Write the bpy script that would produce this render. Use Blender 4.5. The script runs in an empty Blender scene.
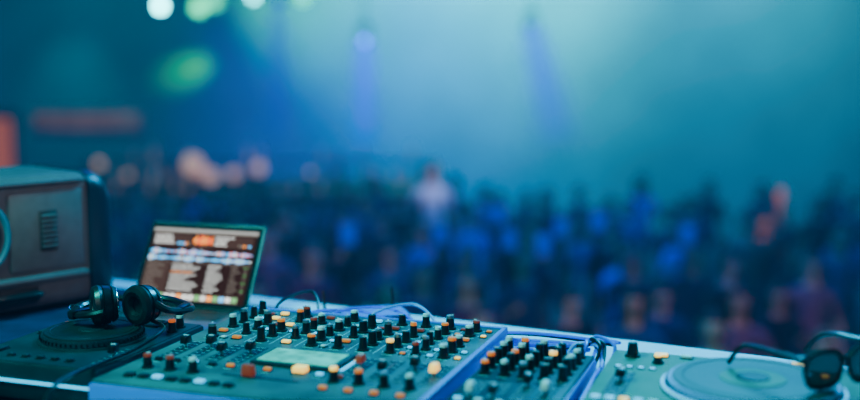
import bpy, bmesh, math, random
from mathutils import Vector, Matrix, Euler
random.seed(7)
S=bpy.context.scene
COL=S.collection
PI=math.pi
# ------------------------------------------------------------------ materials
def mat(name,col,rough=.5,metal=0,emis=None,es=0,noise=0,nscale=20,bump=0,spec=.5,coat=0,trans=0):
    m=bpy.data.materials.new(name); m.use_nodes=True
    nt=m.node_tree; b=nt.nodes['Principled BSDF']
    b.inputs['Base Color'].default_value=(*col,1)
    b.inputs['Roughness'].default_value=rough
    b.inputs['Metallic'].default_value=metal
    b.inputs['Specular IOR Level'].default_value=spec
    b.inputs['Coat Weight'].default_value=coat
    b.inputs['Transmission Weight'].default_value=trans
    if emis: 
        b.inputs['Emission Color'].default_value=(*emis,1); b.inputs['Emission Strength'].default_value=es
    if noise or bump:
        tc=nt.nodes.new('ShaderNodeTexCoord'); n=nt.nodes.new('ShaderNodeTexNoise')
        n.inputs['Scale'].default_value=nscale; n.inputs['Detail'].default_value=5
        nt.links.new(tc.outputs['Object'],n.inputs['Vector'])
        if noise:
            r=nt.nodes.new('ShaderNodeValToRGB')
            r.color_ramp.elements[0].position=.3; r.color_ramp.elements[1].position=.7
            r.color_ramp.elements[0].color=(*[c*(1-noise) for c in col],1)
            r.color_ramp.elements[1].color=(*[min(1,c*(1+noise)) for c in col],1)
            nt.links.new(n.outputs['Fac'],r.inputs['Fac']); nt.links.new(r.outputs['Color'],b.inputs['Base Color'])
        if bump:
            bp=nt.nodes.new('ShaderNodeBump'); bp.inputs['Strength'].default_value=bump; bp.inputs['Distance'].default_value=.002
            nt.links.new(n.outputs['Fac'],bp.inputs['Height']); nt.links.new(bp.outputs['Normal'],b.inputs['Normal'])
    return m
GEAR=mat('gear_metal_teal_lit',(.0,.105,.110),.45,.0,noise=.5,nscale=9,spec=.15)  # grey gear; the teal light is put into the base colour
GEARD=mat('gear_dark_plastic',(.0,.028,.036),.5,noise=.3,nscale=15,spec=.15)
SIDE=mat('gear_side_metal',(.0,.18,.65),.4,.0,spec=.3)
BLACK=mat('black_plastic',(.008,.008,.01),.3)
RUB=mat('matte_rubber',(.012,.013,.016),.6,spec=.3)
WHITE=mat('white_plastic',(.8,.8,.78),.4)
ORANGE=mat('orange_glow_plastic',(.95,.2,.02),.4,emis=(1,.17,.01),es=.6)  # emission put into the plastic so knob caps look bright
YEL=mat('lit_yellow_plastic',(1,.6,.15),.4,emis=(1,.5,.06),es=2)  # glow also put on knob caps and a jog edge arc
RED=mat('red_glow_plastic',(.5,.05,.02),.4,emis=(1,.05,.01),es=.12)  # faint glow put into the red plastic
LCD=mat('lcd_panel',(.03,.5,.40),.15,emis=(.01,.6,.42),es=.4,noise=.5,nscale=30)
LED=mat('led_cyan',(.0,.6,.9),.4,emis=(.0,.55,1),es=1.3)
LEDR=mat('led_red',(.9,.1,.05),.4,emis=(1,.1,.03),es=2)
PRINT=mat('printed_legend',(.0,.65,.65),.5)
SILVER=mat('brushed_silver',(.45,.5,.53),.32,.9)
DSILV=mat('dark_anodised',(.02,.07,.09),.35,.7)
CHROME=mat('polished_metal',(.6,.7,.75),.15,1)
# ------------------------------------------------------------------ mesh builder
class MB:
    def __init__(s): s.bm=bmesh.new(); s.mats=[]
    def mi(s,m):
        if m not in s.mats: s.mats.append(m)
        return s.mats.index(m)
    def add(s,tb,m,M=Matrix()):
        i=s.mi(m)
        for f in tb.faces: f.material_index=i; f.smooth=True
        tb.transform(M)
        me=bpy.data.meshes.new('t'); tb.to_mesh(me); tb.free(); s.bm.from_mesh(me); bpy.data.meshes.remove(me)
    def TM(s,loc,rot): return Matrix.Translation(loc)@Euler(rot).to_matrix().to_4x4()
    def box(s,size,loc,m,rot=(0,0,0),bev=0,seg=2,taper=1):
        t=bmesh.new(); bmesh.ops.create_cube(t,size=1)
        for v in t.verts:
            if v.co.z>0: v.co.x*=taper; v.co.y*=taper
            v.co=Vector((v.co.x*size[0],v.co.y*size[1],v.co.z*size[2]))
        if bev: bmesh.ops.bevel(t,geom=t.edges[:],offset=bev,segments=seg,affect='EDGES',profile=.5)
        s.add(t,m,s.TM(loc,rot))
    def cyl(s,r1,r2,h,loc,m,rot=(0,0,0),seg=24,bev=0):   # base at loc
        t=bmesh.new(); bmesh.ops.create_cone(t,cap_ends=True,segments=seg,radius1=r1,radius2=r2,depth=h)
        for v in t.verts: v.co.z+=h/2
        if bev:
            es=[e for e in t.edges if abs(e.verts[0].co.z-e.verts[1].co.z)<1e-6]
            bmesh.ops.bevel(t,geom=es,offset=bev,segments=2,affect='EDGES')
        s.add(t,m,s.TM(loc,rot))
    def sph(s,r,loc,m,sc=(1,1,1),rot=(0,0,0),seg=20):
        t=bmesh.new(); bmesh.ops.create_uvsphere(t,u_segments=seg,v_segments=seg//2+2,radius=r)
        for v in t.verts: v.co=Vector((v.co.x*sc[0],v.co.y*sc[1],v.co.z*sc[2]))
        s.add(t,m,s.TM(loc,rot))
    def tor(s,R,r,loc,m,rot=(0,0,0),sc=(1,1,1),seg=40,a0=0,a1=2*PI):
        full=abs(a1-a0-2*PI)<1e-4
        pts=[Vector((R*math.cos(a0+(a1-a0)*i/seg)*sc[0],R*math.sin(a0+(a1-a0)*i/seg)*sc[1],0)) for i in range(seg if full else seg+1)]
        s.sweep(pts,r,m,closed=full,M=s.TM(loc,rot))
    def sweep(s,pts,r,m,closed=False,k=8,M=Matrix(),flat=1):
        t=bmesh.new(); n=len(pts); rings=[]; up=Vector((0,0,1)); prev=None
        for i,p in enumerate(pts):
            a=pts[(i-1)%n] if (closed or i>0) else p; b=pts[(i+1)%n] if (closed or i<n-1) else p
            d=(b-a).normalized()
            if prev is None:
                x=d.cross(up)
                if x.length<.05: x=d.cross(Vector((1,0,0)))
            else: x=prev-d*prev.dot(d)
            x.normalize(); prev=x; y=d.cross(x)
            rings.append([t.verts.new(p+x*math.cos(2*PI*j/k)*r*flat+y*math.sin(2*PI*j/k)*r) for j in range(k)])
        for i in range(n if closed else n-1):
            A=rings[i];B=rings[(i+1)%n]
            for j in range(k): t.faces.new((A[j],A[(j+1)%k],B[(j+1)%k],B[j]))
        if not closed: t.faces.new(rings[0]); t.faces.new(rings[-1])
        bmesh.ops.recalc_face_normals(t,faces=t.faces)
        s.add(t,m,M)
    def tube(s,ctrl,r,m,k=8,res=10,flat=1):
        P=[Vector(c) for c in ctrl]; P=[P[0]*2-P[1]]+P+[P[-1]*2-P[-2]]; out=[]
        for i in range(1,len(P)-2):
            p0,p1,p2,p3=P[i-1:i+3]
            for q in range(res):
                t=q/res
                out.append(.5*((2*p1)+(p2-p0)*t+(2*p0-5*p1+4*p2-p3)*t*t+(3*p1-p0-3*p2+p3)*t**3))
        out.append(P[-2]); s.sweep(out,r,m,k=k,flat=flat)
    def done(s,name,loc=(0,0,0),rz=0,parent=None,sharp=35):
        me=bpy.data.meshes.new(name); s.bm.to_mesh(me); s.bm.free()
        for m in s.mats: me.materials.append(m)
        me.set_sharp_from_angle(angle=math.radians(sharp))
        o=bpy.data.objects.new(name,me); COL.objects.link(o); o.location=loc; o.rotation_euler=(0,0,rz)
        if parent: o.parent=parent
        return o
A=math.radians(-19)
def UW(u,w,z=0): return (u*math.cos(A)-w*math.sin(A), u*math.sin(A)+w*math.cos(A), z)
TT=.92   # table top height
# ------------------------------------------------------------------ room
FZ=-1.8
WALL=mat('painted_wall',(.0,.32,.38),.85,noise=.15,nscale=.6,spec=.0)
FLOORM=mat('club_floor',(.04,.04,.05),.4,noise=.3,nscale=2)
CEIL=mat('dark_ceiling',(.02,.02,.025),.9,noise=.2,nscale=2)
def slab(name,size,loc,m):
    b=MB(); b.box(size,(0,0,0),m); return b.done(name,loc)
slab('wall_back',(22,.2,7.2),(0,20.1,FZ+3.6),WALL)
slab('wall_left',(.2,27,7.2),(-11,6.5,FZ+3.6),WALL)
slab('wall_right',(.2,27,7.2),(11,6.5,FZ+3.6),WALL)
slab('wall_front',(22,.2,7.2),(0,-7.1,FZ+3.6),WALL)
slab('floor',(22.2,27.2,.2),(0,6.5,FZ-.1),FLOORM)
slab('ceiling',(22.2,27.2,.2),(0,6.5,FZ+7.3),CEIL)
slab('baseboard_back',(21.8,.03,.15),(0,19.985,FZ+.075),BLACK)
b=MB(); b.box((9,8.0,.08),(0,-.5,-.04),mat('stage_deck',(.03,.03,.035),.6,noise=.3,nscale=4),bev=.01)
b.box((8.96,.04,1.7),(0,3.44,-.93),BLACK); b.box((8.96,.04,1.7),(0,-4.44,-.93),BLACK)
b.box((.04,7.8,1.7),(4.44,-.5,-.93),BLACK); b.box((.04,7.8,1.7),(-4.44,-.5,-.93),BLACK)
b.box((9,8,.04),(0,-.5,FZ+.02),BLACK)
b.done('stage_platform')
b=MB()
OG=mat('orange_glow_curtain',(.7,.15,.05),.7,emis=(1,.16,.04),es=.40)  # orange doorway light given as the curtain's own glow
for i in range(14):
    b.cyl(.05,.05,2.35,(-.5+i*.077,0,0),OG,seg=10)
b.box((.08,.14,2.5),(-.6,0,1.25),BLACK); b.box((.08,.14,2.5),(.6,0,1.25),BLACK); b.box((1.28,.14,.1),(0,0,2.45),BLACK)
b.done('door_1',(-8.10,19.9,FZ))
# back bar
BROWN=mat('bar_wood',(.12,.05,.04),.5,noise=.3,nscale=6)
GL=[mat('glow_bottle_%d'%i,c,.2,emis=c,es=.3) for i,c in enumerate([(.8,.35,.22),(.5,.22,.18),(.6,.45,.42),(.3,.10,.12)])]  # bottle colours also glow, in place of bar light on them
WARM=mat('warm_bulb',(1,.6,.45),.5,emis=(1,.42,.22),es=.85)
b=MB()
b.box((6,.4,1.0),(0,0,.5),BROWN,bev=.02); b.box((6.1,.5,.06),(0,0,1.03),BLACK,bev=.01)
for z in (1.25,1.6): b.box((6,.25,.04),(0,.3,z),BLACK)
for x in (-3,-1.5,0,1.5,3): b.box((.06,.3,.75),(x,.3,1.25),BLACK)
for z in (1.06,1.27,1.62):
    x=-2.9
    while x<2.9:
        m=random.choice(GL); h=random.uniform(.2,.28)
        if random.random()<.6:
            b.cyl(.04,.04,h*.65,(x,.3,z),m,seg=10); b.cyl(.04,.014,h*.15,(x,.3,z+h*.65),m,seg=10); b.cyl(.014,.014,h*.25,(x,.3,z+h*.8),m,seg=8)
        x+=random.uniform(.1,.45)
for x,z,r in ((-1.05,1.58,.18),(-.75,1.38,.13),(.1,1.52,.11),(-2.2,1.4,.06),(1.0,1.45,.05),(-2.7,1.6,.08),(-.35,1.42,.1)):
    b.sph(r,(x,.0,z),WARM); b.cyl(.03,.03,z-1.06,(x,0,1.06),BLACK,seg=10)
b.done('bar_counter',(-3.1,19.2,FZ))
# ------------------------------------------------------------------ truss + moving heads
TRZ=2.85
b=MB()
for dy,dz in ((-.15,-.15),(.15,-.15),(-.15,.15),(.15,.15)):
    b.cyl(.03,.03,18,(-9,dy,dz),BLACK,rot=(0,PI/2,0),seg=10)
x=-9
while x<9:
    for dy in (-.15,.15): b.tube([(x,dy,-.15),(x+.3,dy,.15),(x+.6,dy,-.15)],.012,BLACK,k=6,res=3)
    x+=.6
for x in (-8,-4,0,4,8): b.cyl(.02,.02,2.37,(x,0,.15),BLACK,seg=8)
b.done('lighting_truss',(0,14,TRZ))
def volmat(name,col,st,L,r0,r1):
    m=bpy.data.materials.new(name); m.use_nodes=True; nt=m.node_tree; nt.nodes.clear()
    o=nt.nodes.new('ShaderNodeOutputMaterial'); e=nt.nodes.new('ShaderNodeEmission'); e.inputs['Color'].default_value=(*col,1)
    tc=nt.nodes.new('ShaderNodeTexCoord'); sx=nt.nodes.new('ShaderNodeSeparateXYZ'); nt.links.new(tc.outputs['Object'],sx.inputs[0])
    def mth(op,a,b_=None,c=None):
        n=nt.nodes.new('ShaderNodeMath'); n.operation=op
        for i,v in enumerate((a,b_,c)):
            if v is None: continue
            if isinstance(v,(int,float)): n.inputs[i].default_value=v
            else: nt.links.new(v,n.inputs[i])
        return n.outputs[0]
    t=mth('MULTIPLY',sx.outputs['Z'],-1/L)
    rr=mth('MULTIPLY_ADD',t,r1-r0,r0)
    d=mth('SQRT',mth('ADD',mth('MULTIPLY',sx.outputs['X'],sx.outputs['X']),mth('MULTIPLY',sx.outputs['Y'],sx.outputs['Y'])))
    rad=mth('SUBTRACT',1,mth('DIVIDE',d,rr)); rad=mth('MAXIMUM',rad,0)
    fade=mth('POWER',mth('MAXIMUM',mth('SUBTRACT',1,t),0),.8)
    nt.links.new(mth('MULTIPLY',mth('MULTIPLY',rad,fade),st),e.inputs['Strength'])
    ab=nt.nodes.new('ShaderNodeVolumeAbsorption'); ab.inputs['Color'].default_value=(0,.15,1,1); nt.links.new(mth('MULTIPLY',mth('MULTIPLY',rad,fade),4.5),ab.inputs['Density'])
    ad=nt.nodes.new('ShaderNodeAddShader'); nt.links.new(e.outputs[0],ad.inputs[0]); nt.links.new(ab.outputs[0],ad.inputs[1])
    nt.links.new(ad.outputs[0],o.inputs['Volume']); return m
def moving_head(x,y,z,col,es,beam=None,tilt=(0,0),lens=.09):
    E=bpy.data.objects.new('moving_head_light',None); COL.objects.link(E); E.location=(x,y,z)
    b=MB()
    top=2.68-z
    b.box((.16,.12,.06),(0,0,.18),BLACK,bev=.015); 
    if top>.25: b.cyl(.012,.012,top-.2,(0,0,.2),BLACK,seg=8)
    for sx in (-.085,.085): b.box((.018,.06,.22),(sx,0,.06),BLACK,bev=.006)
    b.cyl(.07,.06,.12,(0,.08,0),BLACK,rot=(PI/2,0,0),bev=.01); b.sph(.07,(0,.08,0),BLACK,sc=(1,.7,1))
    m=mat('lamp_lens',col,.3,emis=col,es=es)
    b.cyl(lens,lens,.02,(0,-.05,0),m,rot=(PI/2,0,0))
    b.done('fixture',parent=E)
    if beam:
        L,r0,r1,st,bc=beam; t=bmesh.new(); bmesh.ops.create_cone(t,cap_ends=True,segments=24,radius1=r1,radius2=r0,depth=L)
        for v in t.verts: v.co.z-=L/2
        me=bpy.data.meshes.new('beam'); t.to_mesh(me); t.free(); me.materials.append(volmat('haze_beam',bc,st,L,r0,r1))
        o=bpy.data.objects.new('haze_beam',me); COL.objects.link(o); o.parent=E; o.rotation_euler=(tilt[0],tilt[1],0); o.location=(0,-.1,0)
moving_head(-3.37,14,2.27,(.12,1,.95),45,lens=.055)
moving_head(-2.97,14.4,2.27,(.0,.9,.35),5)
moving_head(-2.62,13.6,2.30,(.0,.8,.35),3)
moving_head(-2.25,14.3,2.40,(.05,1,1),16,lens=.05)
moving_head(-1.6,14.1,2.40,(.0,.9,.5),3.0)
moving_head(-.82,14,1.84,(.0,.2,1),11,beam=(1.40,.19,.28,5.5,(.0,.04,1)),lens=.04)
moving_head(1.27,14,2.00,(.0,.35,1),1.5,beam=(1.55,.20,.40,2.6,(.0,.08,.9)),tilt=(0,-.25),lens=.045)
moving_head(-1.95,14.4,2.36,(.0,.2,.8),1.2,beam=(1.9,.14,.30,1.4,(.0,.10,.8)),lens=.05)
# ------------------------------------------------------------------ people
SK=[mat('skin_%d'%i,c,.5) for i,c in enumerate([(.75,.42,.33),(.6,.32,.24),(.4,.2,.15)])]
HAIR=[mat('hair_%d'%i,c,.6) for i,c in enumerate([(.02,.015,.012),(.06,.03,.02),(.2,.12,.06)])]
SHIRT=bpy.data.materials.new('shirt_fabric'); SHIRT.use_nodes=True
_b=SHIRT.node_tree.nodes['Principled BSDF']; _b.inputs['Roughness'].default_value=.85
_o=SHIRT.node_tree.nodes.new('ShaderNodeObjectInfo'); SHIRT.node_tree.links.new(_o.outputs['Color'],_b.inputs['Base Color'])
JEAN=mat('denim',(.03,.04,.08),.8,noise=.2); SHOE=mat('shoe_leather',(.02,.02,.02),.5)
LIPS=mat('lips',(.4,.1,.09),.5)
def person_mesh(idx,armL,armR,longhair,skin,hair,lean=0):
    V=[];R=[];E=[]
    def v(p,r,par=None):
        V.append(Vector(p)); R.append(r); 
        if par is not None: E.append((par,len(V)-1))
        return len(V)-1
    pel=v((0,0,.96),.145); wa=v((0,0,1.1),.125,pel); ch=v((0,lean,1.30),.15,wa); ut=v((0,lean,1.42),.10,ch); nk=v((0,lean-.005,1.50),.055,ut); hd=v((0,lean-.01,1.58),.055,nk)
    skin_segs=[]
    for s_,arm in ((1,armL),(-1,armR)):
        sh=v((.17*s_,lean,1.41),.07,ut)
        el,wr,fd=arm
        e=v((s_*el[0],lean+el[1],el[2]),.045,sh); w=v((s_*wr[0],lean+wr[1],wr[2]),.03,e)
        W=Vector((s_*wr[0],lean+wr[1],wr[2])); D=Vector((s_*fd[0],fd[1],fd[2])).normalized()
        side=D.cross(Vector((0,1,0)));
        if side.length<.2: side=Vector((1,0,0))
        side.normalize(); nrm=side.cross(D)
        pm=v(W+D*.055,.034,w)
        skin_segs.append((V[e],W)); skin_segs.append((W,W+D*.2))
        for k,(o,l) in enumerate(((-.03,.062),(-.01,.075),(.01,.07),(.03,.055))):
            p=W+D*.085+side*o; a=v(p,.010,pm); c=v(p+D*l*.55+nrm*.006,.009,a); v(p+D*l+nrm*.02,.008,c)
        a=v(W+D*.04-side*.04,.011,pm); v(W+D*.075-side*.06+nrm*.01,.009,a)
        hp=v((.10*s_,0,.88),.1,pel); kn=v((.12*s_,-.02,.5),.065,hp); an=v((.125*s_,.02,.1),.042,kn); v((.14*s_,-.14,.045),.04,an)
    me=bpy.data.meshes.new('sk'); me.from_pydata(V,E,[]); ob=bpy.data.objects.new('sk',me); COL.objects.link(ob)
    ob.modifiers.new('s','SKIN'); 
    sv=me.skin_vertices[0].data
    for i,r in enumerate(R): sv[i].radius=(r,r*(.78 if r>.09 else 1))
    sv[0].use_root=True
    ss=ob.modifiers.new('u','SUBSURF'); ss.levels=1
    dg=bpy.context.evaluated_depsgraph_get(); dg.update()
    em=bpy.data.meshes.new_from_object(ob.evaluated_get(dg)); bpy.data.objects.remove(ob)
    B=MB(); B.bm.from_mesh(em)
    ms=[B.mi(SHIRT),B.mi(skin),B.mi(JEAN),B.mi(SHOE)]
    def ds(p,a,b_):
        d=b_-a; t=max(0,min(1,(p-a).dot(d)/d.dot(d))); return (p-a-d*t).length
    for f in B.bm.faces:
        c=f.calc_center_median(); f.smooth=True
        k=0
        if c.z>1.485 and abs(c.x)<.09: k=1
        if min(ds(c,a,b_) for a,b_ in skin_segs)<.055 : k=1
        if k==0 and c.z<.98 and abs(c.x)<.3: k=2
        if k==2 and c.z<.12: k=3
        f.material_index=ms[k]
    t=bmesh.new(); bmesh.ops.create_uvsphere(t,u_segments=20,v_segments=14,radius=1)
    for w in t.verts:
        q=w.co; tx=1-(.28*max(0,-q.z)); w.co=Vector((q.x*.077*tx,q.y*.095*(1-.1*max(0,-q.z)),q.z*.118))
    HC=Vector((0,lean-.02,1.655))
    B.add(t,skin,Matrix.Translation(HC))
    B.cyl(.016,.005,.04,HC+Vector((0,-.085,-.02)),skin,rot=(.35,0,0),seg=8)
    for s_ in (1,-1):
        B.sph(.013,HC+Vector((.03*s_,-.083,.005)),WHITE,seg=8); B.sph(.007,HC+Vector((.03*s_,-.094,.005)),BLACK,seg=8)
        B.box((.03,.008,.006),HC+Vector((.031*s_,-.09,.028)),hair)
        B.sph(.03,HC+Vector((.078*s_,.01,-.005)),skin,sc=(.35,.6,1),seg=8)
    B.sph(.022,HC+Vector((0,-.083,-.055)),LIPS,sc=(1,.35,.35),seg=10)
    t=bmesh.new(); bmesh.ops.create_uvsphere(t,u_segments=20,v_segments=14,radius=1)
    for w in t.verts: q=w.co; w.co=Vector((q.x*.086,q.y*.103+.008,q.z*.124+.008))
    dl=[f for f in t.faces if (f.calc_center_median().y<-.02 and f.calc_center_median().z<.055) or f.calc_center_median().z<-.06]
    bmesh.ops.delete(t,geom=dl,context='FACES'); B.add(t,hair,Matrix.Translation(HC))
    if longhair:
        B.sph(.1,HC+Vector((0,.05,-.09)),hair,sc=(.85,.5,1.5),seg=14)
        for s_ in(1,-1): B.sph(.05,HC+Vector((.075*s_,.01,-.09)),hair,sc=(.5,.7,2.2),seg=10)
    me=bpy.data.meshes.new('person_body_%d'%idx); B.bm.to_mesh(me); B.bm.free()
    for m in B.mats: me.materials.append(m)
    return me
dn=((.24,.03,1.14),(.26,-.06,.90),(0,-.15,-1)); up=((.30,-.03,1.62),(.26,-.06,1.88),(0,-.1,1)); mid=((.26,.0,1.16),(.2,-.24,1.28),(-.2,-.7,.5)); hi=((.2,-.02,1.69),(.16,-.04,1.95),(.05,0,1)); wv=((.36,-.06,1.45),(.42,-.1,1.70),(.1,-.1,1))
PM=[person_mesh(0,dn,dn,False,SK[0],HAIR[0]),person_mesh(1,dn,mid,True,SK[0],HAIR[2]),person_mesh(2,up,dn,False,SK[1],HAIR[1]),
    person_mesh(3,hi,up,False,SK[0],HAIR[1]),person_mesh(4,mid,mid,True,SK[1],HAIR[0]),person_mesh(5,mid,wv,False,SK[2],HAIR[0])]
CR=bpy.data.objects.new('crowd',None); COL.objects.link(CR)
pid=0
def person(x,y,k,col,rz=0,sc=1,z=FZ,name=None):
    global pid; pid+=1
    o=bpy.data.objects.new(name or 'person_%d'%pid,PM[k]); COL.objects.link(o); o.parent=CR
    o.location=(x,y,z); o.rotation_euler=(0,0,rz); o.scale=(sc,)*3; o.color=(*col,1); return o
cols=[(.01,.01,.02),(.01,.02,.06),(.02,.04,.07),(.0,.08,.45),(.01,.01,.02),(.18,.02,.09),(.06,.07,.15),(.0,.06,.2),(.01,.05,.12),(.0,.14,.9),(.25,.08,.18)]
spec=[(3.3,11.0),(.04,13.4)]
y=5.3
while y<15.2:
    x=-(.4*y+.8)+random.uniform(0,.5)
    while x<.4*y+.8:
        px=x+random.uniform(-.1,.1); py=y+random.uniform(-.15,.15)
        if all((px-a)**2+(py-c)**2>.5 for a,c in spec):
            k=random.choices(range(6),[6,6,.7 if y>8 else .1,.1 if y>9 else 0,4,.5 if y>8 else .1])[0]
            person(px,py,k,random.choice(cols),random.uniform(-.5,.5),random.uniform(.90,1.04))
        x+=random.uniform(.70,1.05)
    y+=.82
person(3.23,11.0,2,(.3,.12,.1),sc=1.05)
b=MB(); b.box((.9,.9,.36),(0,0,.18),BLACK,bev=.02); b.box((.94,.94,.04),(0,0,.38),SILVER,bev=.01); b.done('podium',(.04,13.4,FZ),parent=CR)
person(.04,13.4,1,(.9,.85,.95),z=FZ+.40,name='dancer')
PH=mat('blue_spot_screen',(.02,.1,.6),.3,emis=(.0,.07,.9),es=.35)  # phones made up to supply the blue spots in the crowd
b=MB()
for px,py,Yd in ((600,222,8.5),(510,240,9),(562,228,9.5),(545,245,8),(440,235,9),(347,235,8),(690,235,9),(500,215,10)):
    X=(px-430)/1100*Yd; bb=(200-py)/1100; Z=1.6+Yd*(-.1262+.992*bb)/(.992+.1262*bb)
    b.box((.12,.012,.19),(X,Yd,Z),BLACK,bev=.004); b.box((.11,.004,.17),(X,Yd-.008,Z),PH,bev=.001)
    b.cyl(.028,.022,.3,(X,Yd+.03,Z-.38),BLACK,seg=10); b.sph(.045,(X,Yd+.02,Z-.09),SK[2],sc=(1,.8,1.1))
    b.cyl(.05,.03,.35,(X,Yd+.05,Z-.70),JEAN,seg=10)
b.done('blue_spot_phones').parent=CR
# ------------------------------------------------------------------ DJ table
CLOTH=mat('table_laminate',(.42,.78,.95),.5,noise=.06,nscale=5,spec=.3)
b=MB(); ta=math.radians(-27)
b.box((3.6,1.75,.04),(0,-.875,-.02),CLOTH,bev=.006)
b.box((3.5,.03,.7),(0,-.04,-.39),BLACK)
for x in (-1.7,1.7):
    for y_ in (-.1,-1.65): b.box((.06,.06,.88),(x,y_,-.48),BLACK,bev=.005)
b.done('dj_table',(.16,2.80,TT),ta)
b=MB(); b.box((1.15,1.5,.004),(-1.0,-.86,.002),mat('darkening_navy',(.002,.02,.06),.8,noise=.3,nscale=12,bump=.3,spec=.1),bev=.001); b.done('darkening_sheet',(.16,2.80,TT),ta)  # navy sheet added to darken the left side of the table
# ------------------------------------------------------------------ gear helpers
def knob(b,x,y,z,cap,r=.0095,h=.026,rot=0):
    b.cyl(r*1.35,r*1.25,.004,(x,y,z),RUB,seg=18)
    b.cyl(r,r*.82,h*.8,(x,y,z+.003),BLACK,seg=14,bev=.0008)
    b.cyl(r*.86,r*.78,h*.24,(x,y,z+h*.78+.002),cap,seg=14,bev=.0006)
    b.box((.0022,r*1.0,.0015),(x+math.sin(rot)*r*.4,y+math.cos(rot)*r*.4,z+h*1.02+.003),WHITE,rot=(0,0,-rot))
def fader(b,x,y,z,L,pos,cap,w=.016,along='y'):
    if along=='y':
        b.box((.005,L,.001),(x,y,z+.0008),BLACK); b.box((w*1.9,L+.012,.0006),(x,y,z+.0003),GEARD)
        for i in range(7): b.box((w*1.4,.0012,.0006),(x,y-L/2+i*L/6,z+.0010),PRINT)
        yy=y-L/2+L*pos; b.box((.006,.004,.014),(x,yy,z+.007),SILVER); b.box((w,.028,.016),(x,yy,z+.018),cap,bev=.003,taper=.8); b.box((w*.7,.003,.0015),(x,yy,z+.0265),WHITE)
    else:
        b.box((L,.005,.001),(x,y,z+.0008),BLACK); xx=x-L/2+L*pos; b.box((.028,w,.022),(xx,y,z+.014),cap,bev=.003,taper=.8)
def button(b,x,y,z,m,sx=.014,sy=.010,h=.006): 
    b.box((sx+.004,sy+.004,.002),(x,y,z+.001),BLACK); b.box((sx,sy,h),(x,y,z+h/2+.001),m,bev=.0015)
def legend(b,x,y,z,w=.02,h=.002): b.box((w,h,.0006),(x,y,z+.0004),PRINT)
caps=[WHITE,ORANGE,YEL,BLACK,RED,SILVER]
W,D,H=.64,.64,.08
b=MB()
b.box((W,D,H-.012),(W/2,-D/2,H/2+.0),SIDE,bev=.006)
b.box((W-.012,D-.012,.008),(W/2,-D/2,H-.004),GEAR,bev=.002)
for x in (.04,W-.04):
    for y_ in (-.04,-D+.04): b.cyl(.015,.015,.008,(x,y_,0),RUB)
b.box((.012,D,.014),(W-.006,-D/2,H-.003),SIDE,bev=.003)
b.box((W,.012,.014),(W/2,-.006,H-.003),SIDE,bev=.003)
random.seed(21)
nx=10
for i in range(nx):
    x=.055+i*.0585
    for j in range(6):
        y_=-.045-j*.046
        if random.random()<.12: 
            button(b,x,y_,H,random.choice([ORANGE,YEL,RED,LED]),.018,.012); continue
        cap=random.choices(caps,[5,1.3,.9,4,1.2,3])[0]
        knob(b,x+random.uniform(-.004,.004),y_,H,cap,r=random.choice([.0085,.0095,.0105]),h=random.uniform(.020,.029),rot=random.uniform(-2,2))
        legend(b,x,y_-.019,H,.022)
        for s_ in(-1,1): b.box((.0015,.005,.0006),(x+s_*.016,y_,H+.0004),PRINT)
        if random.random()<.65: button(b,x+.029,y_-.004,H,random.choice([ORANGE,LED,YEL,LED,RED,WHITE,LED]),.011,.009,.004)
for i in range(nx-1):
    x=.055+.029+i*.0585; b.box((.0012,.27,.0006),(x,-.16,H+.0003),PRINT)
b.box((.18,.11,.008),(.325,-.39,H+.003),GEARD,bev=.002); b.box((.16,.09,.002),(.325,-.39,H+.008),LCD)
button(b,.355,-.465,H,YEL,.026,.022,.012)
for k,(x,pos,cap) in enumerate(((.05,.6,BLACK),(.10,.75,BLACK),(.15,.35,BLACK),(.20,.6,BLACK))):
    fader(b,x,-.385,H,.11,pos,cap)
for k,(x,pos,cap) in enumerate(((.45,.55,RED),(.505,.35,BLACK),(.555,.7,BLACK),(.605,.45,YEL))):
    fader(b,x,-.40,H,.13,pos,cap)
for x in (.05,.09,.13,.17,.21,.25,.29,.40,.44):
    button(b,x,-.475,H,random.choice([ORANGE,LED,GEARD,GEARD,RED])); legend(b,x,-.488,H,.016)
fader(b,.30,-.525,H,.16,.35,RED,along='x')
for x in (.06,.11,.16): knob(b,x,-.53,H,random.choice(caps))
for x in (.44,.49,.54,.59): knob(b,x,-.50,H,random.choice(caps)); button(b,x,-.55,H,random.choice([LED,ORANGE,GEARD]))
for i in range(8): button(b,.06+i*.03,-.59,H,random.choice([GEARD,LED,GEARD]),.018,.014)
for i in range(12): b.box((.008,.005,.002),(.425,-.33-i*.009,H+.001),[LED,LED,LED,LED,YEL,ORANGE][min(5,(11-i)//2)])
for i in range(9): b.cyl(.008,.008,.012,(.08+i*.06,.0,.045),CHROME,rot=(-PI/2,0,0),seg=12)
b.done('dj_mixer',UW(-1.254,2.316,TT+.008),A)
W,D=.205,.40
b=MB(); b.box((W,D,H-.012),(W/2,-D/2,H/2),SIDE,bev=.006); b.box((W-.01,D-.01,.008),(W/2,-D/2,H-.004),GEARD,bev=.002)
for x in (.03,W-.03):
    for y_ in (-.04,-D+.04): b.cyl(.012,.012,.008,(x,y_,0),RUB)
for i in range(5):
    x=.027+i*.0375
    for j in range(5):
        cap=random.choices(caps,[5,4,.6,4,1,.5])[0]
        knob(b,x+random.uniform(-.002,.002),-.03-j*.042,H,cap,r=.0095,h=random.uniform(.024,.032),rot=random.uniform(-2,2)); legend(b,x,-.048-j*.042,H,.018)
for i in range(4): fader(b,.04+i*.042,-.30,H,.09,random.random(),random.choice([BLACK,WHITE]))
for i in range(5): button(b,.027+i*.0375,-.375,H,random.choice([ORANGE,LED,WHITE]))
for i in range(4): b.cyl(.007,.007,.012,(.04+i*.04,0,.045),CHROME,rot=(-PI/2,0,0),seg=12)
b.done('dj_mixer.001',UW(-.592,2.165,TT+.006),A)
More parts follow.
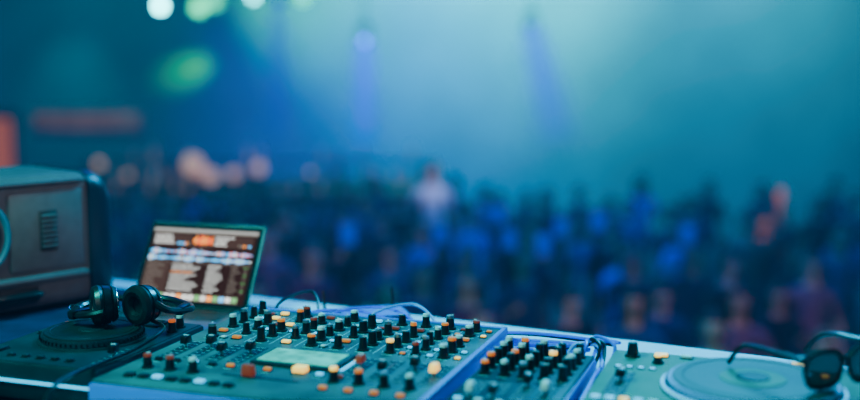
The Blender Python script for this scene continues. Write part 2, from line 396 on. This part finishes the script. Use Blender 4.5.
def jog(b,x,y,z,r,rim,top,ringm,segs=60):
    b.cyl(r*1.06,r*1.04,.006,(x,y,z),GEARD,seg=64,bev=.001)
    b.cyl(r,r*.97,.014,(x,y,z+.005),rim,seg=72,bev=.002)
    for i in range(segs):
        a=2*PI*i/segs; b.box((.004,.002,.006),(x+math.cos(a)*r*.99,y+math.sin(a)*r*.99,z+.012),BLACK,rot=(0,0,a))
    b.cyl(r*.93,r*.92,.004,(x,y,z+.018),top,seg=72,bev=.001)
    b.tor(r*.80,.0012,(x,y,z+.022),ringm,seg=64)
W,D=.32,.40
b=MB(); b.box((W,D,H-.006),(W/2,-D/2,H/2+.002),GEARD,bev=.006)
b.box((W-.012,D-.012,.004),(W/2,-D/2,H-.001),GEARD,bev=.001)
for x in (.04,W-.04):
    for y_ in (-.04,-D+.04): b.cyl(.015,.015,.008,(x,y_,0),RUB)
jog(b,.16,-.19,H,.108,DSILV,RUB,DSILV); b.cyl(.030,.028,.003,(.16,-.19,H+.021),GEARD,seg=32)
for i in range(4): button(b,.03,-.10-i*.03,H,random.choice([GEARD,RED]))
button(b,.035,-.33,H,GEARD,.026,.026); button(b,.035,-.37,H,RED,.026,.026); fader(b,.290,-.30,H,.11,.5,BLACK)
b.box((.16,.05,.006),(.16,-.04,H+.003),BLACK,bev=.002); b.box((.145,.04,.001),(.16,-.04,H+.0065),GEARD)
knob(b,.285,-.045,H,WHITE); knob(b,.29,-.085,H,ORANGE)
for i in range(5): button(b,.09+i*.035,-.36,H,random.choice([LEDR,GEARD,GEARD,GEARD]))
b.box((.30,.004,.006),(.16,-.402,H*.55),LED)
b.done('dj_media_player',UW(-1.592,2.13,TT+.008),A)
W,D=.62,.40
TTOP=mat('player_top_teal',(.0,.22,.19),.55,.0,noise=.15,nscale=8,spec=.06)
JT=mat('jog_plate_teal',(.0,.10,.12),.45,.0,spec=.12)
JR=mat('jog_rim_blue',(.0,.3,.6),.4,.0,spec=.3)
b=MB(); b.box((W,D,H-.014),(W/2,-D/2,H/2+.002),SIDE,bev=.008); b.box((W-.006,D-.006,.010),(W/2,-D/2,H-.005),TTOP,bev=.004)
for x in (.05,W-.05):
    for y_ in (-.05,-D+.05): b.cyl(.022,.022,.012,(x,y_,-.001),RUB)
px,py,pr=.285,-.205,.155
jog(b,px,py,H,pr,JR,JT,JT,90); b.tor(pr*1.03,.003,(px,py,H+.006),LED,seg=72)
b.cyl(.06,.058,.003,(px,py,H+.021),TTOP,seg=40); b.cyl(.03,.03,.002,(px,py,H+.024),GEARD,seg=30)
b.tor(pr*.93,.003,(px,py,H+.021),YEL,seg=24,a0=.2,a1=1.1)
fader(b,.05,-.24,H,.14,.62,BLACK,w=.02)
for i in range(5): button(b,.025+i*.025,-.345,H,[LED,LED,YEL,LED,WHITE][i],.016,.012,.005)
knob(b,.045,-.045,H,BLACK,r=.012)
button(b,.10,-.03,H,YEL,.026,.016,.006); button(b,.15,-.025,H,WHITE,.022,.014,.006); knob(b,.10,-.08,H,YEL,r=.009,h=.014)
for i in range(4): button(b,.03+i*.022,-.13,H,LED,.010,.008,.003)
for i in range(5): button(b,.24+i*.028,-.022,H,LED,.012,.009,.004)
for i in range(5): button(b,.57,-.24-i*.03,H,random.choice([LED,YEL]),.016,.012,.004)
b.done('dj_media_player.001',UW(-.362,2.22,TT+.008),A)
# ------------------------------------------------------------------ laptop
b=MB(); lw,lh=.350,.240; ALU=mat('laptop_aluminium',(.2,.22,.25),.35,.8)
b.box((lw,.235,.014),(0,-.1175,.008),ALU,bev=.004)
KB=mat('laptop_keys',(.01,.01,.012),.5)
for r_ in range(5):
    for c in range(14): b.box((.0185,.015,.002),(-.14+c*.0215,-.035-r_*.019,.016),KB,bev=.0006,seg=1)
b.box((.1,.065,.0008),(0,-.18,.0153),SILVER)
b.cyl(.006,.006,lw*.8,(-lw*.4,0,.016),BLACK,rot=(0,PI/2,0),seg=12)
tilt=math.radians(30)
ML=Matrix.Translation((0,0,.016))@Matrix.Rotation(-tilt,4,'X')
def sbox(sx,sz,x,z,m,off=0,th=.0004):
    t=bmesh.new(); bmesh.ops.create_cube(t,size=1)
    for v in t.verts: v.co=Vector((v.co.x*sx,v.co.y*th,v.co.z*sz))
    b.add(t,m,ML@Matrix.Translation((x,-.0045-off,z)))
t=bmesh.new(); bmesh.ops.create_cube(t,size=1)
for v in t.verts: v.co=Vector((v.co.x*lw,v.co.y*.007,v.co.z*lh))
bmesh.ops.bevel(t,geom=t.edges[:],offset=.003,segments=2,affect='EDGES'); b.add(t,ALU,ML@Matrix.Translation((0,0,lh/2)))
sbox(lw-.005,lh-.005,0,lh/2,mat('screen_bezel',(.006,.006,.008),.6,spec=.1),-.0008)
def em(n,c,s): return mat(n,tuple(.1*q for q in c),.7,emis=c,es=s,spec=.0)
Ubg=em('ui_background',(.035,.014,.01),1.1);Ubar=em('ui_titlebar',(.5,.47,.44),1.4);Uw=em('ui_white',(.85,.82,.78),2.2);Ug=em('ui_grey',(.3,.24,.2),1.2);Ub=em('ui_blue_wave',(.06,.5,1),2.8);Ur=em('ui_red',(.95,.07,.02),3.2);Uo=em('ui_orange',(1,.27,.03),3);Udk=em('ui_dark_row',(.09,.045,.035),1);Ugr=em('ui_green',(.2,.7,.2),1.3)
sw,sh=lw-.028,lh-.032; sc0=.014
X0=-sw/2
def ui(x,y_,w,h,m,l=1): sbox(w*sw,h*sh,X0+(x+w/2)*sw,sc0+(1-y_-h/2)*sh,m,.0003+.0002*l)
ui(0,0,1,1,Ubg,0); ui(0,0,1,.035,Ubar,1); ui(0,.04,1,.015,Ug,1)
random.seed(5)
for x0_ in (0.02,.60):
    ui(x0_,.08,.37,.16,Udk,1)
    for r_ in range(4): ui(x0_+.01,.095+r_*.035,random.uniform(.1,.2),.012,Uw,2)
    for c in range(5): ui(x0_+.24+c*.024,.19,.016,.03,random.choice([Uo,Ug,Ub]),2)
ui(.40,.07,.19,.19,Udk,1)
for i in range(22): 
    hh=random.uniform(.03,.09); ui(.405+i*.0083,.165-hh,.006,hh*2*.8,random.choice([Ur,Uo,Ur,Uo]),2)
for row,(cy,mm) in enumerate(((.325,Ub),(.415,Ub))):
    for i in range(110):
        hh=.008+.036*abs(math.sin(i*.23+row)*math.cos(i*.071))*random.uniform(.5,1.1); ui(.01+i*.0089,cy-hh,.0065,hh*2,random.choice([mm,mm,mm,Uw,mm if row else Ur]),2)
ui(0,.465,1,.006,Ug,2); ui(.498,.27,.004,.19,Uw,3)
ui(.0,.485,.24,.40,Udk,1)
for r_ in range(11):
    yy=.495+r_*.035
    ui(.02,yy,random.uniform(.08,.18),.008,Ug,2)
    ui(.26,yy,random.uniform(.14,.28),.008,Uw if r_!=3 else Uo,2); ui(.60,yy,random.uniform(.08,.18),.008,Uw,2); ui(.82,yy,random.uniform(.04,.1),.008,Ug,2); ui(.94,yy,.03,.008,Ugr if r_%3==0 else Ug,2)
ui(.06,.90,.88,.085,Ug,1)
for i in range(15): ui(.075+i*.058,.91,.045,.062,random.choice([Uo,Uw,Ur,Uw,Ub,Ugr,Uo]),2)
b.done('laptop',(-.650,2.90,TT+.004),math.radians(-18))
# ------------------------------------------------------------------ PA speaker
SPK=mat('speaker_plastic',(.10,.088,.095),.5,noise=.12,nscale=40,bump=.25); SPD=mat('speaker_recess',(.008,.008,.01),.6); GRL=mat('speaker_grille',(.006,.022,.04),.35,.3)
TEALR=mat('speaker_ring_teal_lit',(.0,.2,.26),.35)  # teal light on the ring is put into its colour
b=MB()
Hs,Dp=.365,.33
def ring(t,x,sy,sz,r=.04,n=5):
    out=[]; y0,y1=0+Dp*(1-sy)*.5,Dp-Dp*(1-sy)*.5; z0,z1=0.0,Hs*sz
    for cx,cz,a0 in ((y1-r,z1-r,0),(y0+r,z1-r,PI/2),(y0+r,z0+r,PI),(y1-r,z0+r,1.5*PI)):
        for i in range(n):
            a=a0+PI/2*i/(n-1); out.append(t.verts.new((x,cx+r*math.cos(a),cz+r*math.sin(a))))
    return out
def loft(secs,m,r=.04,n=5):
    t=bmesh.new(); rings=[ring(t,x,sy,sz,r,n) for x,sy,sz in secs]
    for A_,B_ in zip(rings,rings[1:]):
        q=len(A_)
        for j in range(q): t.faces.new((A_[j],A_[(j+1)%q],B_[(j+1)%q],B_[j]))
    t.faces.new(rings[0]); t.faces.new(rings[-1]); bmesh.ops.recalc_face_normals(t,faces=t.faces); b.add(t,m)
loft([(-.62,.86,.96),(-.60,.90,.98),(-.35,.95,1.0),(-.10,1,1),(-.045,1,.99)],SPK)
loft([(-.047,.98,.97),(-.042,1.05,1.0),(-.018,1.05,1.0),(.010,1.02,.96),(.030,.95,.88),(.040,.84,.78)],GRL,.05,7)
b.box((.56,.05,.012),(-.33,.012,.345),SPK,bev=.005)
b.box((.22,.034,.22),(-.165,.010,.215),SPK,bev=.014)
b.box((.56,.040,.020),(-.33,.006,.088),SPK,bev=.008)
b.box((.050,.008,.11),(-.165,-.007,.215),SPD,bev=.003)
for i in range(7): b.box((.042,.010,.005),(-.165,-.011,.175+i*.0135),SPK,rot=(.4,0,0))
b.cyl(.10,.10,.03,(-.375,.03,.215),SPK,rot=(PI/2,0,0),seg=48); b.cyl(.082,.082,.004,(-.375,.0,.215),SPD,rot=(PI/2,0,0),seg=48)
b.tor(.10,.009,(-.375,.002,.215),TEALR,rot=(PI/2,0,0)); b.sph(.03,(-.375,.0,.215),BLACK,sc=(1,.4,1))
b.box((.13,.014,.045),(-.26,.004,.045),SPD,bev=.007); b.tube([(-.33,.0,.045),(-.31,-.022,.05),(-.21,-.022,.05),(-.19,.0,.045)],.008,BLACK)
for x in (-.08,-.5):
    for y_ in (.06,.26): b.cyl(.02,.02,.012,(x,y_,-.008),RUB)
b.done('pa_speaker',(-.915,3.04,TT+.012),math.radians(47))
# ------------------------------------------------------------------ headphones
HZ=TT+H+.030
PAD=mat('leather_pad',(.012,.012,.014),.35,bump=.3,nscale=60)
b=MB()
def cup(c,yaw,lean):
    T=Matrix.Translation(c)@Euler((lean,0,yaw)).to_matrix().to_4x4()
    q=MB()
    q.cyl(.040,.044,.022,(-.006,0,0),BLACK,rot=(0,PI/2,0),seg=36,bev=.004)
    q.tor(.031,.0135,(.022,0,0),PAD,rot=(0,PI/2,0)); q.cyl(.026,.026,.006,(.012,0,0),RUB,rot=(0,PI/2,0))
    q.cyl(.036,.040,.010,(-.016,0,0),RUB,rot=(0,PI/2,0),seg=36,bev=.002); q.cyl(.022,.024,.004,(-.020,0,0),DSILV,rot=(0,PI/2,0),seg=30)
    q.tor(.034,.0016,(-.016,0,0),CHROME,rot=(0,PI/2,0))
    q.bm.transform(T); off={i:b.mi(m) for i,m in enumerate(q.mats)}
    for f in q.bm.faces: f.material_index=off[f.material_index]
    me=bpy.data.meshes.new('t'); q.bm.to_mesh(me); q.bm.free(); b.bm.from_mesh(me)
cup((-.697,2.335,HZ+.045),math.radians(205),0)
cup((-.618,2.345,HZ+.045),math.radians(235),0)
b.tube([(-.69,2.29,HZ+.04),(-.735,2.30,HZ+.03),(-.775,2.36,HZ+.020),(-.785,2.43,HZ+.022),(-.72,2.49,HZ+.025),(-.62,2.49,HZ+.025),(-.56,2.45,HZ+.022),(-.535,2.39,HZ+.024),(-.56,2.32,HZ+.035),(-.59,2.32,HZ+.05)],.008,BLACK,flat=1.6)
b.box((.05,.022,.02),(-.762,2.34,HZ+.024),BLACK,rot=(0,0,.9),bev=.006); b.box((.05,.022,.02),(-.543,2.365,HZ+.028),BLACK,rot=(0,0,1.4),bev=.006)
b.tor(.012,.002,(-.775,2.35,HZ+.034),CHROME,rot=(.3,.2,0))
b.tube([(-.60,2.325,HZ+.012),(-.57,2.30,HZ+.004),(-.565,2.24,HZ+.004),(-.60,2.16,HZ-.010),(-.64,2.08,HZ-.014),(-.67,2.0,HZ-.014),(-.675,1.90,HZ-.014),(-.70,1.84,HZ-.085),(-.74,1.84,TT+.006)],.0042,BLACK)
b.done('headphones')
# ------------------------------------------------------------------ sunglasses
b=MB(); LENS=mat('tinted_lens',(.07,.025,.035),.08,spec=.5,coat=.3)
for s_ in (-1,1):
    cx=.037*s_; pts=[]
    for i in range(36):
        a=2*PI*i/36; n=2.8; x=math.copysign(abs(math.cos(a))**(2/n),math.cos(a))*.031; z=math.copysign(abs(math.sin(a))**(2/n),math.sin(a))*.023
        if z<0: x*=.92
        pts.append(Vector((cx+x,0,.027+z)))
    b.sweep(pts,.0032,BLACK,closed=True)
    t=bmesh.new(); f=t.faces.new([t.verts.new(p) for p in pts]); r=bmesh.ops.extrude_face_region(t,geom=[f]); 
    for v in r['geom']:
        if isinstance(v,bmesh.types.BMVert): v.co.y+=.0015
    bmesh.ops.recalc_face_normals(t,faces=t.faces); b.add(t,LENS)
    b.box((.014,.008,.010),(.071*s_,.001,.043),BLACK,bev=.002)
    b.tube([(.073*s_,.003,.043),(.074*s_,.05,.042),(.072*s_,.095,.039),(.070*s_,.118,.028),(.068*s_,.136,.006)],.0032,BLACK,flat=1)
    b.tube([(.010*s_,.002,.022),(.012*s_,.010,.018),(.014*s_,.010,.012)],.002,CHROME)
b.tube([(-.008,0,.036),(0,-.001,.039),(.008,0,.036)],.003,BLACK)
o=b.done('sunglasses',UW(.078,2.01,TT+.008+H+.022),math.radians(26)); o.scale=(1.4,)*3
# ------------------------------------------------------------------ cables
CB=mat('blue_cable',(.0,.16,.85),.4,emis=(0,.1,.8),es=.05); CK=mat('black_cable',(.006,.008,.012),.4); CW=mat('light_cable',(.03,.4,.8),.4)  # blue cable has a faint glow put into its colour
random.seed(3)
b=MB()
for i in range(8):
    j=lambda s_=.012: random.uniform(-s_,s_)
    u0=-.575+i*.024
    p=[UW(u0,2.178,TT+.045),UW(u0+j(),2.215+.01*i,TT+.07+j()),UW(-.50+.02*i+j(),2.27+j(.02),TT+.05+.006*i),UW(-.60+j(),2.345+j(.02),TT+.03+.006*i),UW(-.70-.03*i,2.40+j(.02),TT+.03+j()),UW(-.76-.04*i,2.38,TT+.05),UW(-.79-.04*i,2.335,TT+.05)]
    b.tube(p,random.choice([.0035,.0045]),[CB,CK,CB,CW,CB,CB,CK,CB][i])
for i in range(6):
    u0=-.52+i*.03
    p=[UW(u0,2.178,TT+.045),UW(u0+.01,2.215,TT+.075+.004*i),UW(-.44+.006*i,2.235+.004*i,TT+.08+.004*i),UW(-.385,2.235-.006*i,TT+.09-.006*i),UW(-.374,2.05,TT+.02+.01*i),UW(-.374,1.85,TT+.012+.008*i)]
    b.tube(p,.004,[CK,CB,CW,CB,CK,CB][i])
b.done('signal_cables')
b=MB()
for i,(u0,u1) in enumerate(((-1.18,-1.02),(-1.12,-.92),(-1.05,-.85),(-.95,-.80),(-1.2,-1.1))):
    b.tube([UW(u0,2.335,TT+.045),UW(u0,2.36,TT+.07+.006*i),UW((u0+u1)/2,2.39+.012*i,TT+.070+.010*i),UW(u1,2.37,TT+.07),UW(u1,2.335,TT+.045)],.0035,[CK,CB,CB,CW,CK][i])
b.tube([UW(-1.25,2.5,TT+.02),UW(-1.28,2.4,TT+.05),UW(-1.3,2.34,TT+.06),UW(-1.262,2.27,TT+.05),UW(-1.262,2.0,TT+.02)],.003,CK)
b.done('signal_cables.001')
b=MB(); b.box((.22,.12,.04),(0,0,.02),GEARD,bev=.004); b.box((.215,.115,.004),(0,0,.041),SIDE,bev=.001)
b.box((.05,.002,.014),(-.03,-.061,.02),LCD)
for x in (.02,.045): b.cyl(.006,.005,.01,(x,-.06,.018),BLACK,rot=(PI/2,0,0),seg=14)
for x in (-.09,.09): b.cyl(.004,.003,.06,(x,.05,.03),BLACK,rot=(-.3,0,0),seg=10)
b.done('wireless_receiver',UW(-1.05,2.53,TT+.004),A+.6)
# ------------------------------------------------------------------ lights
def look(o,t): o.rotation_euler=(Vector(t)-Vector(o.location)).to_track_quat('-Z','Y').to_euler()
def area(name,loc,tgt,col,P,size):
    l=bpy.data.lights.new(name,'AREA'); l.energy=P; l.color=col; l.size=size; o=bpy.data.objects.new(name,l); COL.objects.link(o); o.location=loc; look(o,tgt); return o
def spot(name,loc,tgt,col,P,ang,blend=1,r=.1):
    l=bpy.data.lights.new(name,'SPOT'); l.energy=P; l.color=col; l.spot_size=math.radians(ang); l.spot_blend=blend; l.shadow_soft_size=r
    o=bpy.data.objects.new(name,l); COL.objects.link(o); o.location=loc; look(o,tgt); return o
area('key_light',(-.9,.2,2.7),(-.5,2.5,1),(1,.93,.9),11,.7)
spot('speaker_key',(.6,1.2,2.2),(-1.05,3.0,1.15),(1,.88,.92),62,22)
area('stage_light_cyan',(1.3,4.6,3.4),(0,2.3,1),(.0,.60,1),270,1.0)
area('stage_light_teal',(-1.8,1.5,3.4),(-.2,2.3,1),(.0,1,.85),120,.6)
spot('wall_wash',(2.2,17.6,5.3),(1.8,20,3.6),(.0,1,.88),5200,100,r=.6)
spot('wall_wash.001',(-.8,17.6,5.3),(-.4,20,3.7),(.0,1,.72),2900,88,r=.6)
spot('wall_wash.002',(5.8,17.2,5.2),(6.0,20,3.0),(.0,.85,.8),2000,100,r=.6)
spot('wall_wash.003',(-5.5,16.4,5.2),(-5.5,20,2.4),(.0,.75,.6),420,110,r=.6)
spot('wall_wash.004',(3,14.5,4.8),(3,20,1.0),(.0,.3,.9),900,110,r=.6)
spot('green_spot',(-3.0,18.9,1.95),(-4.35,20,1.42),(.0,1,.10),380,24)
spot('green_spot.001',(-3.2,17.2,4.2),(-2.3,20,2.9),(.0,1,.3),1300,55)
spot('blue_wash',(-.8,15,4.0),(-.9,20,0.9),(.0,.06,1),2400,75,r=.5)
b=MB(); b.box((2.0,.05,.35),(0,0,0),mat('wall_glow_brown',(.4,.22,.18),.7,emis=(.45,.13,.10),es=.10,noise=.8,nscale=2),bev=.01); b.done('wall_glow_board',(-6.2,19.93,.50))  # added glowing board, stands in for pink-brown light on the wall
spot('bar_light',(-6.4,18.6,3.0),(-6.4,20,.5),(1,.3,.25),170,60)
spot('bar_light.001',(-3,17.8,3.6),(-3.0,20,-.2),(1,.4,.35),60,60)
area('crowd_blue',(1,9,4.6),(1,10,-1.8),(.0,.13,1),400,6)
area('crowd_teal',(2,13,4.9),(2,12,-1.8),(.0,.5,.7),170,6)
spot('crowd_pink',(2.2,2.5,3.6),(2.3,7.6,0),(1,.12,.35),420,20)
spot('crowd_pink.001',(-2,2.5,3.6),(-1.0,10,0),(1,.18,.35),420,20)
spot('crowd_pink.003',(3.2,2.5,3.6),(1.1,7.6,-.2),(1,.22,.25),350,12)
spot('crowd_pink.004',(3.2,2.5,3.6),(3.3,8.6,-.2),(1,.25,.12),400,9)
spot('crowd_warm',(2.5,6,3.6),(3.5,11,.3),(1,.33,.10),1800,6)
spot('crowd_pink.002',(-1,2.5,3.6),(.5,7.5,-.1),(1,.22,.4),400,14)
spot('crowd_white',(0,6,3.8),(.04,13.4,.1),(.9,.7,1),1700,5)
# world: faint ambient plus thin, evenly glowing stage haze that fills the hall
W_=bpy.data.worlds.new('World'); S.world=W_; W_.use_nodes=True; nt=W_.node_tree
nt.nodes['Background'].inputs[0].default_value=(.01,.05,.08,1); nt.nodes['Background'].inputs[1].default_value=.5
e=nt.nodes.new('ShaderNodeEmission'); e.inputs[0].default_value=(.0,.38,1,1); e.inputs[1].default_value=.0040
ab=nt.nodes.new('ShaderNodeVolumeAbsorption'); ab.inputs['Color'].default_value=(.3,.6,.7,1); ab.inputs['Density'].default_value=.035
ad=nt.nodes.new('ShaderNodeAddShader'); nt.links.new(e.outputs[0],ad.inputs[0]); nt.links.new(ab.outputs[0],ad.inputs[1])
nt.links.new(ad.outputs[0],nt.nodes['World Output'].inputs['Volume'])
# ------------------------------------------------------------------ camera
c=bpy.data.cameras.new('camera'); co=bpy.data.objects.new('camera',c); COL.objects.link(co); S.camera=co
co.location=(0,0,1.6); co.rotation_euler=(math.radians(90-7.25),0,0)
c.sensor_width=36; c.lens=46.05; c.clip_end=100
c.dof.use_dof=True; c.dof.focus_distance=2.4; c.dof.aperture_fstop=.85
